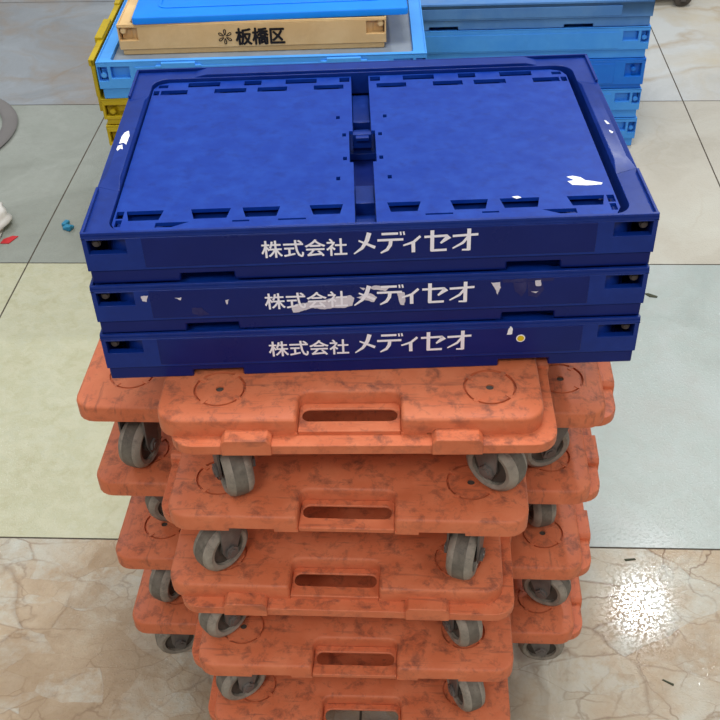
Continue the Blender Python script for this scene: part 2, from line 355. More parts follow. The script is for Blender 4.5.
def dolly_frame():
    mb = MB(); a, b = A_ / 2, B_ / 2
    x0, x1, y0, y1 = -a + FX, a + FX, -b - FL, b - FL
    o = rrect(x0, x1, y0, y1, 0.024)
    zt, zb = DT - 0.0205, DT - TD
    holes = [rrect(-0.062, 0.062, -b + 0.0045, -b + 0.080, 0.010, 4), rrect(-0.062, 0.062, b - 0.080, b - FL - 0.004, 0.010, 4)]
    mb.prism_holes(o, holes, zb, zt)
    return mb
def tab(cx, along):      # connector tab standing on the frame's ledge
    mb = MB(); a, b = A_ / 2, B_ / 2
    prof = fillet([(-0.0245, 0), (0.0245, 0), (0.0245, 0.0145), (0.0205, 0.0195), (-0.0205, 0.0195), (-0.0245, 0.0145)], [0, 0, 0.003, 0.002, 0.002, 0.003], 3)
    zb = DT - TD + 0.0006; loops = []
    for d in (0.0012, -(FL if along == 'x' else FX) - 0.0022):
        if along == 'x': loops.append([(cx + u, -b + d, zb + v) for u, v in prof])
        else: loops.append([(a - d, cx + u, zb + v) for u, v in prof])
    mb.loft(loops); return mb
def handle(sy):
    mb = MB(); b = B_ / 2; zf = DT - 0.0155
    y0, y1 = -b, -b + HD
    hole = rrect(-0.047, 0.047, -b + 0.0155, -b + 0.0330, 0.0080, 6)
    outer = [(-HW + 0.0003, y0 + 0.0008), (HW - 0.0003, y0 + 0.0008), (HW - 0.0003, y1), (-HW + 0.0003, y1)]
    if sy > 0: hole = [(-x, -y) for x, y in hole]; outer = [(-x, -y) for x, y in outer]
    mb.prism_holes(outer, [hole], zf - 0.0030, zf)
    zl = DT - TU if sy > 0 else DT - TD + 0.0004
    mb.box(-HW + 0.0006, HW - 0.0006, *(sorted((sy * (b - 0.0010), sy * (b - 0.0040)))), zl, zf - 0.0010); return mb
def ring_disc(x, y):
    mb = MB(); z0, z1 = DT - 0.0032, DT - 0.0004
    hole = circ(x, y, 0.0042, 14); mb.prism_holes(circ(x, y, 0.0238), [hole], z0, z1)
    for k in range(4):
        an = PI / 4 + k * PI / 2 + 0.15; c, s = math.cos(an), math.sin(an); r0, r1, hw = 0.0195, 0.0270, 0.0024
        q = [(x + r0 * c - hw * s, y + r0 * s + hw * c), (x + r0 * c + hw * s, y + r0 * s - hw * c), (x + r1 * c + hw * s, y + r1 * s - hw * c), (x + r1 * c - hw * s, y + r1 * s + hw * c)][::-1]
        mb.hexa([(p, t, z0) for p, t in q] + [(p, t, DT + 0.0004) for p, t in q])
    return mb
WR = 0.0325
def caster_mb():         # fork; local +x is the trailing direction, origin on the swivel axis at the deck's underside
    mb = MB(); h = DT - TD
    mb.cyl((0, 0, -0.006), (0, 0, 1), 0.026, 0.006, 24)
    mb.cyl((0, 0, -0.014), (0, 0, 1), 0.021, 0.008, 24, 0, 0.024)
    zc = -(h - WR); tx = 0.014
    for sy in (-1, 1):
        y0, y1 = (0.0158 * sy, 0.0182 * sy) if sy > 0 else (0.0182 * sy, 0.0158 * sy)
        pr = [(-0.018, -0.012), (0.024, -0.012), (tx + 0.011, zc + 0.004), (tx + 0.006, zc - 0.010), (tx - 0.006, zc - 0.010), (tx - 0.011, zc + 0.004)]
        mb.loft([[(u, y0, v) for u, v in pr], [(u, y1, v) for u, v in pr]])
    mb.box(-0.018, 0.024, -0.0182, 0.0182, -0.0145, -0.0120)
    mb.cyl((tx, -0.0225, zc), (0, 1, 0), 0.0045, 0.045, 12)
    mb.cyl((tx, -0.0215, zc), (0, 1, 0), 0.0085, 0.003, 6); mb.cyl((tx, 0.0185, zc), (0, 1, 0), 0.0085, 0.003, 6)
    return mb
def wheel_mb():
    mb = MB(); zc = -(DT - TD - WR); o = (0.014, 0, zc)
    hw = 0.0150
    mb.lathe([(0.021, -hw + 0.001), (WR - 0.007, -hw), (WR - 0.0025, -hw + 0.003), (WR - 0.0006, -hw + 0.0075), (WR - 0.0006, hw - 0.0075), (WR - 0.0025, hw - 0.003), (WR - 0.007, hw), (0.021, hw - 0.001), (0.020, 0)], o, (0, 1, 0), 36, 0)
    mb.lathe([(WR - 0.002, -hw + 0.0080), (WR - 0.0002, -hw + 0.0084), (WR, 0), (WR - 0.0002, hw - 0.0084), (WR - 0.002, hw - 0.0080)], o, (0, 1, 0), 36, 2)
    mb.lathe([(0.0205, -hw + 0.005), (0.0205, hw - 0.005), (0.010, hw - 0.006), (0.010, hw - 0.001), (0.0046, hw - 0.001), (0.0046, -hw + 0.001), (0.010, -hw + 0.001), (0.010, -hw + 0.006)], o, (0, 1, 0), 28, 1)
    return mb
nut_me = None
def make_dolly(label):
    t = thing('platform_dolly', label, 'dolly', group='orange wheeled dollies stacked crosswise')
    dolly_deck().build('deck', M['orange'], t, 28, weld=True)
    dolly_frame().build('frame', M['orange'], t, 28, 0.0016)
    for c in (-0.0995, 0.1045): tab(c, 'x').build('connector_tab', M['orange'], t, 28, 0.001)
    for c in (-0.175, 0.175): tab(c, 'y').build('connector_tab', M['orange'], t, 28, 0.001)
    for s in (-1, 1): handle(s).build('handle', M['orange'], t, 28, 0.0012)
    for x, y in RING:
        ds = ring_disc(x, y).build('swivel_disc', M['orange'], t, 28)
        mb = MB(); mb.cyl((x, y, DT - 0.0031), (0, 0, 1), 0.0040, 0.0012, 12); b_ = mb.build('hole_shade', M['hub'], ds, 28); b_['label'] = 'dark rivet in the middle of the disc'  # dark plug gives the open centre hole its shade by colour
    for x, y in ((RING[1][0] + 0.022, RING[1][1] + 0.026), (RING[2][0] - 0.022, RING[2][1] - 0.026)):
        mb = MB(); mb.cyl((x, y, DT - 0.004), (0, 0, 1), 0.0062, 0.0039, 6)
        nb = mb.build('hex_nut', M['metal'], t, 28, 0.0006); nb['label'] = 'dark hexagonal nut set in the deck'
    for x, y in RING:
        cs = caster_mb().build('caster', M['metal'], t, 30); cs.location = (x, y, DT - TD)
        wh = wheel_mb().build('wheel', [M['tyre'], M['hub'], M['grime']], cs, 35); wh['label'] = 'grey rubber wheel'
    return t
# name: front centre x, y, yaw, level, quarter turns, casters' trailing directions seen in the place (front-left, front-right, others)
N = [(-0.01325, 0.73562, -0.04703), (-0.02116, 0.72356, -0.07809), (-0.03903, 0.73626, -0.07838), (-0.02095, 0.71854, -0.06946), (-0.0165, 0.7200, -0.0690)]
W = [(-0.02852, 0.85564, -0.07473), (-0.03065, 0.86006, -0.07855), (-0.02897, 0.85017, -0.07983), (-0.02745, 0.84432, -0.07573)]
NL = ['orange dolly directly beneath the dark blue crates, topmost with its handled end in front',
      'orange dolly second from the top of those with the handled end facing front',
      'orange dolly third from the top of the handled ends, tabs standing on its front ledge',
      'orange dolly fourth from the top of those with the handled end facing front',
      'orange dolly at the bottom of the stack, only its front deck in the picture']
WL = ['orange dolly laid crosswise, topmost of the wide ones, scuffed corner under the blue crates',
      'orange dolly laid crosswise, second wide one below the blue crates',
      'orange dolly laid crosswise, third wide one below the blue crates',
      'orange dolly laid crosswise, lowest of the wide ones, its wheels above bare floor']
NC = {0: [(0.35, -0.95), (0.75, -0.65)], 1: [(-0.7, -0.7), (-0.35, -0.95)], 2: [(-0.72, -0.68), (0.4, -0.9)], 3: [(-0.85, -0.5), (0.35, -0.93)], 4: [(-0.5, -0.8), (0.4, -0.9)]}
WC = {0: [(-0.35, -0.93), (-0.95, -0.3)], 1: [(0.9, 0.4), (-0.2, 1)], 2: [(-0.45, -0.9), (0.85, -0.5)], 3: [(-0.95, -0.3), (1.0, -0.15)]}
proto = make_dolly(NL[0]); first = True
def place(fx, fy, yaw, z, turn, label, dirs):
    global first
    half = B_ / 2 if turn % 180 == 0 else A_ / 2
    cx, cy = fx - math.sin(yaw) * half, fy + math.cos(yaw) * half
    rz = yaw + math.radians(turn)
    if first: o = proto; first = False; o.location = (cx, cy, z); o.rotation_euler = (0, 0, rz); o['label'] = label
    else: o = dup(proto, (cx, cy, z), rz, label)
    cs = [c for c in o.children if c.name.startswith('caster')]
    for k, c in enumerate(cs):
        p = Matrix.Rotation(math.radians(turn), 2) @ Vector((c.location.x, c.location.y))
        if p.y < 0: d = dirs[0] if p.x < 0 else dirs[1]
        else: d = ((0.5, 0.8), (-0.7, 0.6))[k % 2]
        c.rotation_euler = (0, 0, math.atan2(d[1], d[0]) - rz)
    return o
for k in range(5): place(*N[k], DT * (4 - k), 0 if k in (0, 2) else 180, NL[k], NC[k])
for k in range(4): place(*W[k], DT * (4 - k) - (DT - TD), 90, WL[k], WC[k])

# ------------------------------------------------------------------ lettering
def strokes(mb, lines, fx, fz, y0):
    # lines: list of [(u, v, width) ...]; flat printed strokes on a front face
    for li, L in enumerate(lines):
        y = y0 - li * 0.000012
        n = len(L); lp = []; rp = []
        for i, (u, v, wd) in enumerate(L):
            a = Vector(L[max(i - 1, 0)][:2]); c = Vector(L[min(i + 1, n - 1)][:2]); d = (c - a).normalized(); nn = Vector((-d.y, d.x)) * wd / 2
            if 0 < i < n - 1:
                d1 = (Vector((u, v)) - a).normalized(); nn = nn / max(0.5, abs(d1.dot(d)))
            lp.append((u + nn.x, v + nn.y)); rp.append((u - nn.x, v - nn.y))
        for i in range(n - 1):
            q = [lp[i], lp[i + 1], rp[i + 1], rp[i]]
            mb.add([(fx(p[0]), y, fz(p[1])) for p in q], [(0, 1, 2, 3)])
def katakana(y):
    sh = lambda L: [(u, v + 0.028 * (u - 40), w_) for u, v, w_ in L]
    Ls = [[(123, 50, 24), (110, 92, 22), (84, 134, 16), (41, 166, 7)], [(67, 93, 9), (152, 131, 17)],
          [(186, 58, 13), (271, 55, 13)], [(283, 45, 9), (286, 64, 9)], [(299, 44, 9), (303, 63, 9)], [(164, 92, 13), (298, 87, 13)], [(234, 90, 19), (230, 118, 19), (214, 143, 16), (180, 162, 8)],
          [(386, 70, 14), (350, 103, 14), (297, 121, 9)], [(349, 98, 19), (350, 159, 19)],
          [(406, 75, 13), (524, 68, 13), (534, 72, 14), (490, 110, 10)], [(447, 39, 20), (447, 153, 20)], [(440, 150, 13), (523, 146, 13)],
          [(552, 71, 13), (684, 62, 13)], [(636, 31, 20), (637, 150, 20)], [(640, 146, 12), (602, 147, 9)], [(634, 72, 15), (606, 108, 14), (553, 139, 8)]]
    mb = MB(); fx = lambda u: -0.0151 + (u - 41) * (0.1150 / 643); fz = lambda v: 0.0492 - (v - 48) * (0.0240 / 121)
    strokes(mb, [sh(L) for L in Ls], fx, fz, y); return mb
def font_mesh(body, x0, x1, z0, z1, y, bold):
    cu = bpy.data.curves.new('text', 'FONT'); cu.body = body; cu.resolution_u = 3
    o = bpy.data.objects.new('text', cu); C.objects.link(o); bpy.context.view_layer.update()
    me = o.to_mesh(); vs = [v.co.copy() for v in me.vertices]; fs = [tuple(p.vertices) for p in me.polygons]; o.to_mesh_clear()
    bpy.data.objects.remove(o); bpy.data.curves.remove(cu)
    ax, bx = min(v.x for v in vs), max(v.x for v in vs); ay, by = min(v.y for v in vs), max(v.y for v in vs)
    mb = MB()
    for k, (dx, dz) in enumerate(((0, 0), (1, 0), (-1, 0), (0, 1), (0, -1), (.7, .7), (-.7, .7), (.7, -.7), (-.7, -.7))):
        mb.add([(x0 + (v.x - ax) / (bx - ax) * (x1 - x0) + dx * bold, y - k * 0.00001, z0 + (v.y - ay) / (by - ay) * (z1 - z0) + dz * bold) for v in vs], fs)
    return mb
def patch(mb, pts, y, th=0.0003, mi=0):   # a thin piece of tape or paper on a front face (mm)
    P = []
    for i, (x0, z0) in enumerate(pts):
        x1, z1 = pts[(i + 1) % len(pts)]; L = math.hypot(x1 - x0, z1 - z0); n = max(1, int(L / 1.6))
        for k in range(n):
            j = random.uniform(-0.45, 0.45) if k else 0.0; f = k / n
            P.append(((x0 + (x1 - x0) * f - (z1 - z0) / L * j) / 1000, (z0 + (z1 - z0) * f + (x1 - x0) / L * j) / 1000))
    mb.loft([[(x, y, z) for x, z in P], [(x, y + th, z) for x, z in P]], mi=mi)

# ------------------------------------------------------------------ dark blue folding crates
CW, CD, CH, CS = 0.530, 0.3595, 0.05721, 0.0153
LEDGE, PAN = CH - 0.0035, CH - 0.0075
def crate_body(mb, W, D, H, S2, wins, ledge, inner, rad, win_t=0.012, side=0.004):
    hw = W / 2
    us = sorted({-hw, hw} | {x for q in wins for x in q[:2]}); ws = sorted({S2, ledge - 0.003} | {z for q in wins for z in q[2:]})
    solid = lambda u, v: not any(q[0] < u < q[1] and q[2] < v < q[3] for q in wins)
    mb.cells(us, ws, solid, 0.0, win_t, lambda u, v, t: (u, t, v))
    mb.box(-hw, -hw + side, win_t, D, S2, ledge - 0.003); mb.box(hw - side, hw, win_t, D, S2, ledge - 0.003)
    mb.box(-hw + side, hw - side, D - side, D, S2, ledge - 0.003)
    x0, x1, y0, y1 = inner
    mb.prism_holes([(-hw, 0), (hw, 0), (hw, D), (-hw, D)], [rrect(x0, x1, y0, y1, rad)], ledge - 0.003, ledge)
    a = rrect(x0, x1, y0, y1, rad); o = inset(a, -0.0025)
    mb.prism_holes(o, [a], S2 + 0.012, ledge - 0.003)
def lips(mb, W, D, ledge, H, t=0.0026, gap=None):
    hw = W / 2
    if gap:
        mb.box(-hw, hw, 0, t, ledge, H); mb.box(-hw, hw, D - t, D, ledge, H)
        for a, b in ((t, gap[0]), (gap[1], D - t)):
            mb.box(-hw, -hw + t, a, b, ledge, H); mb.box(hw - t, hw, a, b, ledge, H)
        return
    mb.box(-hw, hw, 0, t, ledge, H); mb.box(-hw, hw, D - t, D, ledge, H)
    mb.box(-hw, -hw + t, t, D - t, ledge, H); mb.box(hw - t, hw, t, D - t, ledge, H)
def wedge(mb, x0, x1, y0, y1, z0, z1, run, ax):     # raised block with sloping ends
    if ax == 'y': p = [(x0, y0, z0), (x1, y0, z0), (x1, y1, z0), (x0, y1, z0), (x0, y0 + run, z1), (x1, y0 + run, z1), (x1, y1 - run, z1), (x0, y1 - run, z1)]
    else: p = [(x0, y0, z0), (x1, y0, z0), (x1, y1, z0), (x0, y1, z0), (x0 + run, y0, z1), (x1 - run, y0, z1), (x1 - run, y1, z1), (x0 + run, y1, z1)]
    mb.hexa(p)
def crate_panel(sx):
    # the folded-in end wall on one side: a plate with rows of square pockets
    mb = MB(); e, n = -0.0130, -0.0168; x0 = -0.2412; y0, y1 = 0.0100, CD - 0.0242
    o = [(x0 + 0.016, y0), (e, y0), (e, 0.130), (n, 0.130), (n, 0.198), (e, 0.198), (e, y1), (x0 + 0.016, y1)]
    o = [(x0, y0 + 0.016), (x0 + 0.005, y0 + 0.005)] + o + [(x0 + 0.005, y1 - 0.005), (x0, y1 - 0.016)]
    q = lambda a, b, c, d: [(a, c), (b, c), (b, d), (a, d)]
    H = []
    for a, b in ((-.2305, -.196), (-.169, -.132), (-.120, -.085), (-.056, -.025)): H.append([(a + .004, .0315), (b - .002, .0315), (b + .001, .0490), (a, .0490)])
    H.append(q(-.2345, -.2320, .040, .049) if False else q(-.2395, -.2325, .036, .049))
    for a, b in ((-.202, -.165), (-.137, -.117), (-.089, -.053), (-.0265, -.0150)): H.append(q(a, b, .3215, .3330))
    for a, b in ((-.2315, -.201), (-.170, -.1335), (-.1206, -.0867), (-.056, -.022)): H.append(q(a, b, .3030, .3145))
    H.append(q(-.2385, -.2325, .0215, .0335)); H.append(q(-.2400, -.2335, .3030, .3145)); H.append(q(-.2360, -.2250, .3215, .3290))
    H.append([(-.200, .0185), (-.184, .0185), (-.168, .0268), (-.200, .0268)])
    for a, b in ((-.128, -.112), (-.085, -.059)): H.append(q(a, b, .0240, .0268))
    for cx, cy in ((-.0285, .231), (-.0220, .190), (-.0215, .1385), (-.0285, .098)): H.append(q(cx - .0020, cx + .0020, cy - .0035, cy + .0035))
    if sx > 0:
        mir = lambda L: [(-0.006 - x, y) for x, y in L][::-1]
        o = mir(o); H = [mir(h) for h in H]
    mb.prism_holes(o, H, PAN - 0.004, PAN); return mb
def crate_base(W, D, S2, notches, inset_=0.0015, nh=0.0085):
    mb = MB(); hw = W / 2 - inset_
    us = sorted({-hw, hw} | {x for q in notches for x in q}); ws = [0.0, nh, S2 + 0.0]
    if notches:
        solid = lambda u, v: not (v < nh and any(q[0] < u < q[1] for q in notches))
        mb.cells(us, ws, solid, inset_, 0.022, lambda u, v, t: (u, t, v))
        mb.box(-hw, hw, 0.022, D - inset_, 0.0, S2)
    else: mb.box(-hw, hw, inset_, D - inset_, 0.0, S2)
    return mb
def bolt_mb(x, z, r=0.0042, y1=0.013, y0=0.0035):
    mb = MB(); mb.cyl((x, y0, z), (0, 1, 0), r, y1 - y0, 20); mb.cyl((x, y0 - 0.0018, z), (0, 1, 0), r * 0.72, 0.002, 16); return mb

NW = [(-0.2605, -0.2250, 0.0340, 0.0492), (0.2250, 0.2605, 0.0340, 0.0492)]
def make_navy(label):
    t = thing('folding_crate', label, 'crate', group='dark blue folding crates on the orange dollies')
    mb = MB(); crate_body(mb, CW, CD, CH, CS, NW, LEDGE, (-0.2425, 0.2425, 0.0085, CD - 0.0225), 0.018, 0.008)
    lips(mb, CW, CD, LEDGE, CH, gap=(0.085, 0.288))
    for s in (-1, 1):
        q = [(0.2645, 0.090), (0.2420, 0.080), (0.2420, 0.296), (0.2645, 0.284)]; r_ = [(0.2575, 0.108), (0.2440, 0.102), (0.2440, 0.274), (0.2575, 0.266)]
        p = [(s * x, y, LEDGE) for x, y in q] + [(s * x, y, CH + 0.0012) for x, y in r_]; mb.hexa(p)
    wedge(mb, -0.196, 0.205, CD - 0.0205, CD - 0.0026, LEDGE, CH, 0.014, 'x')
    mb.cells([-0.250, -0.0165, 0.0105, 0.250], [0.0300, 0.1290, 0.1960, CD - 0.015], lambda u, v: not (-0.0165 < u < 0.0105), CS, 0.0300, lambda u, v, t: (u, v, t))
    mb.box(-0.218, -0.0165, 0.0085, 0.031, CS, 0.0300); mb.box(0.0105, 0.218, 0.0085, 0.031, CS, 0.0300)
    mb.box(-0.0165, 0.0105, 0.0085, 0.128, CS, 0.0230); mb.box(-0.0165, 0.0105, 0.197, CD - 0.015, CS, 0.0230)
    for x0, x1 in ((-0.2400, -0.0165), (0.0105, 0.2340)):
        mb.box(x0, x1, 0.0120, 0.0560, 0.0360, 0.0405); mb.box(x0, x1, 0.2960, 0.3345, 0.0360, 0.0405)              # folded walls below the panels
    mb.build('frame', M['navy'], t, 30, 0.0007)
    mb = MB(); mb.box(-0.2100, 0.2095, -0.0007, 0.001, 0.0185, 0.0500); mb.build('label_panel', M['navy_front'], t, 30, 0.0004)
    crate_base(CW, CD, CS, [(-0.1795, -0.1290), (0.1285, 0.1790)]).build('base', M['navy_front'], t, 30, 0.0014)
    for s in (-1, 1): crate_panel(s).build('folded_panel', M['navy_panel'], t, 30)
    for y0, y1, z1 in ((0.245, 0.250, 0.0360), (0.266, 0.334, 0.0265), (0.215, 0.242, 0.0290), (0.203, 0.211, 0.0400), (0.072, 0.077, 0.0360), (0.086, 0.122, 0.0270), (0.020, 0.060, 0.026)):
        mb = MB(); mb.box(-0.0125, 0.0065, y0, y1, 0.0215, z1); mb.build('crossbar', M['navy'], t, 30, 0.0006)
    mb = MB(); mb.box(-0.013, 0.007, 0.196, 0.203, 0.030, 0.0465); mb.box(-0.010, 0.004, 0.190, 0.1965, 0.0415, 0.0455); mb.build('latch', M['navy'], t, 30, 0.0006)
    for s in (-1, 1):
        b = bolt_mb(s * 0.2535, 0.0425, 0.0042, 0.030, 0.006).build('hinge_bolt', M['metal_bolt'], t, 30, 0.0004); b['label'] = 'worn grey metal bolt head'
    tx = font_mesh('株式会社', -0.1005, -0.0215, 0.0248, 0.0432, -0.0013, 0.00032).build('lettering', M['white'], t, 0, weld=False); tx['label'] = 'small white company kanji'
    tx = katakana(-0.0013).build('lettering', M['white'], t, 0, weld=False); tx['label'] = 'large white katakana name'
    return t
cr = [(0.01325, 0.81154, -0.0051), (0.01163, 0.80857, -0.00456), (0.01076, 0.80686, -0.00629)]
ZT = 5 * DT + 3 * CH
navy = make_navy('dark blue folding crate on top of its stack, lid panels and white paper scraps showing')
navy.location = (cr[0][0], cr[0][1], ZT - CH); navy.rotation_euler = (0, 0, cr[0][2])
navy2 = dup(navy, (cr[1][0], cr[1][1], ZT - 2 * CH), cr[1][2], 'dark blue folding crate in the middle, torn pale tape smeared over its white lettering')
navy3 = dup(navy, (cr[2][0], cr[2][1], ZT - 3 * CH), cr[2][2], 'dark blue folding crate lowest of three, round yellow sticker on its front')
def paper(pts, z, parent, name, label, th=0.0004):
    mb = MB(); P = [(x / 1000, y / 1000) for x, y in pts]
    mb.loft([[(x, y, z) for x, y in P], [(x, y, z + th) for x, y in P]]); o = mb.build(name, M['paper'], parent, 0); o['label'] = label
paper([(195.1, 85.1), (201.2, 86.6), (208.5, 83.2), (212.2, 77.1), (218.7, 75.1), (227.6, 71.2), (226.1, 68.4), (213.3, 67.4), (198.2, 69.4), (194.5, 76.4), (201.6, 77.8)], PAN, navy, 'paper_scrap', 'torn white label on the right panel')
paper([(-250.0, 199.1), (-247.5, 187.8), (-248.0, 167.8), (-251.4, 172.5), (-255.7, 170.6), (-255.6, 186.1), (-253.8, 195.0)], CH + 0.0013, navy, 'paper_scrap', 'torn white label on the left rim')
paper([(-256, 166), (-252, 168), (-250, 158), (-253, 160), (-255, 155), (-256.5, 158)], CH + 0.0013, navy, 'paper_scrap', 'small white shreds on the left rim')
paper([(250.7, 184.5), (252.7, 183.2), (254.9, 176.2), (252.2, 175.8)], CH + 0.0013, navy, 'paper_scrap', 'white flake on the right rim')
paper([(251.3, 162.8), (254.9, 158.1), (253.0, 155.0), (251.4, 158.4)], CH + 0.0013, navy, 'paper_scrap', 'white flake on the right rim')
paper([(137, 51), (143, 52), (146, 49), (141, 47)], PAN, navy, 'paper_scrap', 'white flake by a pocket')
for P in ([(-75.4, 25.4), (-71.8, 29.4), (-63.7, 30.7), (-54.3, 32.0), (-40.8, 33.9), (-30.0, 36.7), (-18.0, 37.8), (-14.8, 34.4), (-17.1, 25.4), (-25.2, 23.2), (-36.0, 23.7), (-44.1, 22.4), (-54.7, 24.5), (-60.1, 23.1), (-68.4, 20.1), (-74.5, 19.9)],
          [(-9.4, 46.7), (-3.9, 45.3), (-5.8, 43.1)], [(-1.1, 45.9), (6.4, 48.3), (19.3, 45.5), (15.5, 41.5), (4.4, 43.4)], [(-12.5, 35.0), (0.6, 39.4), (7.0, 34.6), (4.1, 28.9), (-5.2, 31.7)],
          [(25.2, 40.7), (33.1, 39.2), (34.1, 30.0), (33.1, 24.2), (29.4, 24.8), (27.5, 32.5)], [(115.5, 46.8), (124.1, 47.2), (125.3, 40.9), (122.6, 32.6), (119.8, 39.2)],
          [(-218.0, 44.9), (-211.0, 45.6), (-213.3, 38.4), (-217.3, 39.6)], [(-185.8, 42.0), (-179.7, 42.2), (-181.0, 38.9)], [(-138.3, 37.0), (-134.6, 37.9), (-137.2, 32.0)],
          [(154.4, 34.8), (161.3, 35.0), (159.4, 33.0)], [(157.4, 47.3), (162.9, 48.0), (163.4, 41.2), (158.6, 41.4)]):
    mb = MB(); patch(mb, P, -0.0012); o = mb.build('tape_residue', M['tape'], navy2, 0); o['label'] = 'torn pale tape remnant'
for P in ([(126.8, 49.8), (175.7, 49.8), (174.5, 46.4), (127.2, 46.6)], [(150.2, 46), (163.6, 46), (166.9, 37.2), (160.5, 27.6), (152.3, 30.0)], [(136.8, 46), (149.5, 46), (149.5, 36.0), (146.0, 29.2), (139.1, 36.4)], [(-171.6, 29.1), (-162.3, 29.7), (-155.5, 21.0), (-166.0, 19.8), (-171.3, 23.1)]):
    mb = MB(); patch(mb, P, -0.0010); o = mb.build('tape_film', M['ghost'], navy2, 0); o['label'] = 'thin greyish film left by tape'
mb = MB(); patch(mb, [(138.0, 52.5), (140.4, 48.8), (140.1, 42.6), (134.8, 42.2), (136.3, 49.0)], -0.0011)
o = mb.build('paper_scrap', M['paper'], navy3, 0); o['label'] = 'white paper remnant'
mb = MB(); mb.cyl((0.1489, -0.0007, 0.0368), (0, -1, 0), 0.0045, 0.0003, 28, 0); mb.cyl((0.1489, -0.0009, 0.0368), (0, -1, 0), 0.0034, 0.0003, 28, 1)
o = mb.build('sticker', [M['paper'], M['dot']], navy3, 0); o['label'] = 'round yellow sticker with a white edge'

# ------------------------------------------------------------------ background crates
def make_crate(label, W, D, H, S2, mat, loc, rz, wins, bolts, group, panel=None, top_gap=0.0097, rim=0.024, slots=(), notches=(), name='folding_crate', base_mat=None):
    t = thing(name, label, 'crate', loc, rz, group); hw = W / 2; ledge = H - 0.002
    mb = MB(); crate_body(mb, W, D, H, S2, wins, ledge, (-hw + rim, hw - rim, 0.014, D - 0.02), 0.008)
    lips(mb, W, D, ledge, H)
    mb.box(-hw + 0.006, hw - 0.006, 0.0145, D - 0.006, S2, H - top_gap - 0.003)
    if W > 0.6: mb.box(-hw + 0.075, hw - 0.075, -0.0012, 0.001, S2 + 0.004, H - 0.012)
    mb.build('frame', mat, t, 30, 0.001)
    crate_base(W, D, S2, list(notches), 0.004).build('base', base_mat or mat, t, 30, 0.002)
    mb = MB(); mb.box(-hw + rim + 0.001, hw - rim - 0.001, 0.0155, D - 0.0215, H - top_gap - 0.003, H - top_gap)
    mb.build('folded_panel', panel or mat, t, 30, 0.001)
    for x, z in bolts: bolt_mb(x, z, 0.006, 0.0145, 0.003).build('hinge_bolt', mat, t, 30)
    for x0, x1 in slots:
        mb = MB(); mb.box(x0, x1, -0.0060, 0.001, H - 0.014, H - 0.003); mb.box(x0 - 0.012, x1 + 0.012, -0.0045, 0.001, H - 0.0140, H - 0.0090)
        mb.build('latch', mat, t, 30, 0.001)
    return t
def big_wins(H): return [q for x in (-1, 1) for q in ((min(x * 0.323, x * 0.304), max(x * 0.323, x * 0.304), H - 0.040, H - 0.010), (min(x * 0.298, x * 0.260), max(x * 0.298, x * 0.260), H - 0.035, H - 0.010))]
def big_bolts(H): return [(-0.313, H - 0.028), (0.313, H - 0.028)]
def from_left(x, y, rz, W): return (x + math.cos(rz) * W / 2, y + math.sin(rz) * W / 2)
def from_right(x, y, rz, W): return (x - math.cos(rz) * W / 2, y - math.sin(rz) * W / 2)

# left stack: mustard crates, a pale blue one, a tan one in it, a bright blue lid on that
YH = 0.4097 / 7
yx, yy = from_left(-0.5015, 1.9600, -0.0223, 0.65)
YL = ['mustard yellow crate directly beneath the light blue crate, topmost yellow one', 'mustard yellow crate second from the top, seen past the dark blue rim', 'mustard yellow crate third from the top', 'mustard yellow crate fourth from the top',
      'mustard yellow crate third from the floor', 'mustard yellow crate second from the floor', 'mustard yellow crate on the floor']
yw = [(-0.320, -0.270, 0.020, 0.045), (0.270, 0.320, 0.020, 0.045)]
ytop = make_crate(YL[0], 0.65, 0.44, YH, 0.014, M['yellow'], (yx, yy, 6 * YH), -0.0223, yw, [(-0.306, 0.030), (0.306, 0.030)], 'mustard yellow folding crates')
for k in range(1, 7): dup(ytop, (yx, yy, (6 - k) * YH), -0.0223, YL[k])
mb = MB()    # the raised side wall of the topmost yellow crate, standing beside the light blue crate
mb.box(-0.3325, -0.3255, 0.008, 0.436, YH - 0.03, YH + 0.079)
mb.box(-0.3370, -0.3255, 0.008, 0.436, YH + 0.066, YH + 0.080)
mb.box(-0.3420, -0.3260, 0.105, 0.205, YH + 0.058, YH + 0.086)
mb.box(-0.3380, -0.3260, 0.300, 0.345, YH + 0.058, YH + 0.084)
for k in range(6): mb.box(-0.3350, -0.3300, 0.012 + k * 0.08, 0.018 + k * 0.08, YH, YH + 0.07)
o = mb.build('side_wall', M['yellow'], ytop, 30, 0.0012); o['label'] = 'raised yellow side wall with a stepped top edge'
FH = 0.0790
fx_, fy_ = from_left(-0.4968, 1.9564, -0.0223, 0.65)
make_crate('light blue crate with a grey inner panel, holding the tan crate', 0.65, 0.44, FH, 0.0236, M['sky'], (fx_, fy_, 0.4097), -0.0223, big_wins(FH), big_bolts(FH), None, M['grey'], 0.0097, 0.026, ((-0.196, -0.129), (0.129, 0.196)))
BH = 0.0637; bx_, by_ = from_left(-0.4538, 2.0058, -0.0213, 0.53)
tan = make_crate('tan crate with black kanji and a flower mark, under the bright blue lid', 0.53, 0.366, BH, 0.0125, M['tan'], (bx_, by_, 0.4887 - 0.0097), -0.0213,
                 [(-0.2620, -0.2260, 0.031, 0.057), (0.2260, 0.2620, 0.031, 0.057)], [(-0.254, 0.050), (0.254, 0.050)], None)
tx = font_mesh('板橋区', -0.0320, 0.0640, 0.0170, 0.0500, -0.0016, 0.0011).build('lettering', M['black'], tan, 0, weld=False); tx['label'] = 'three black kanji'
mb = MB(); cxm, czm = -0.0535, 0.0340
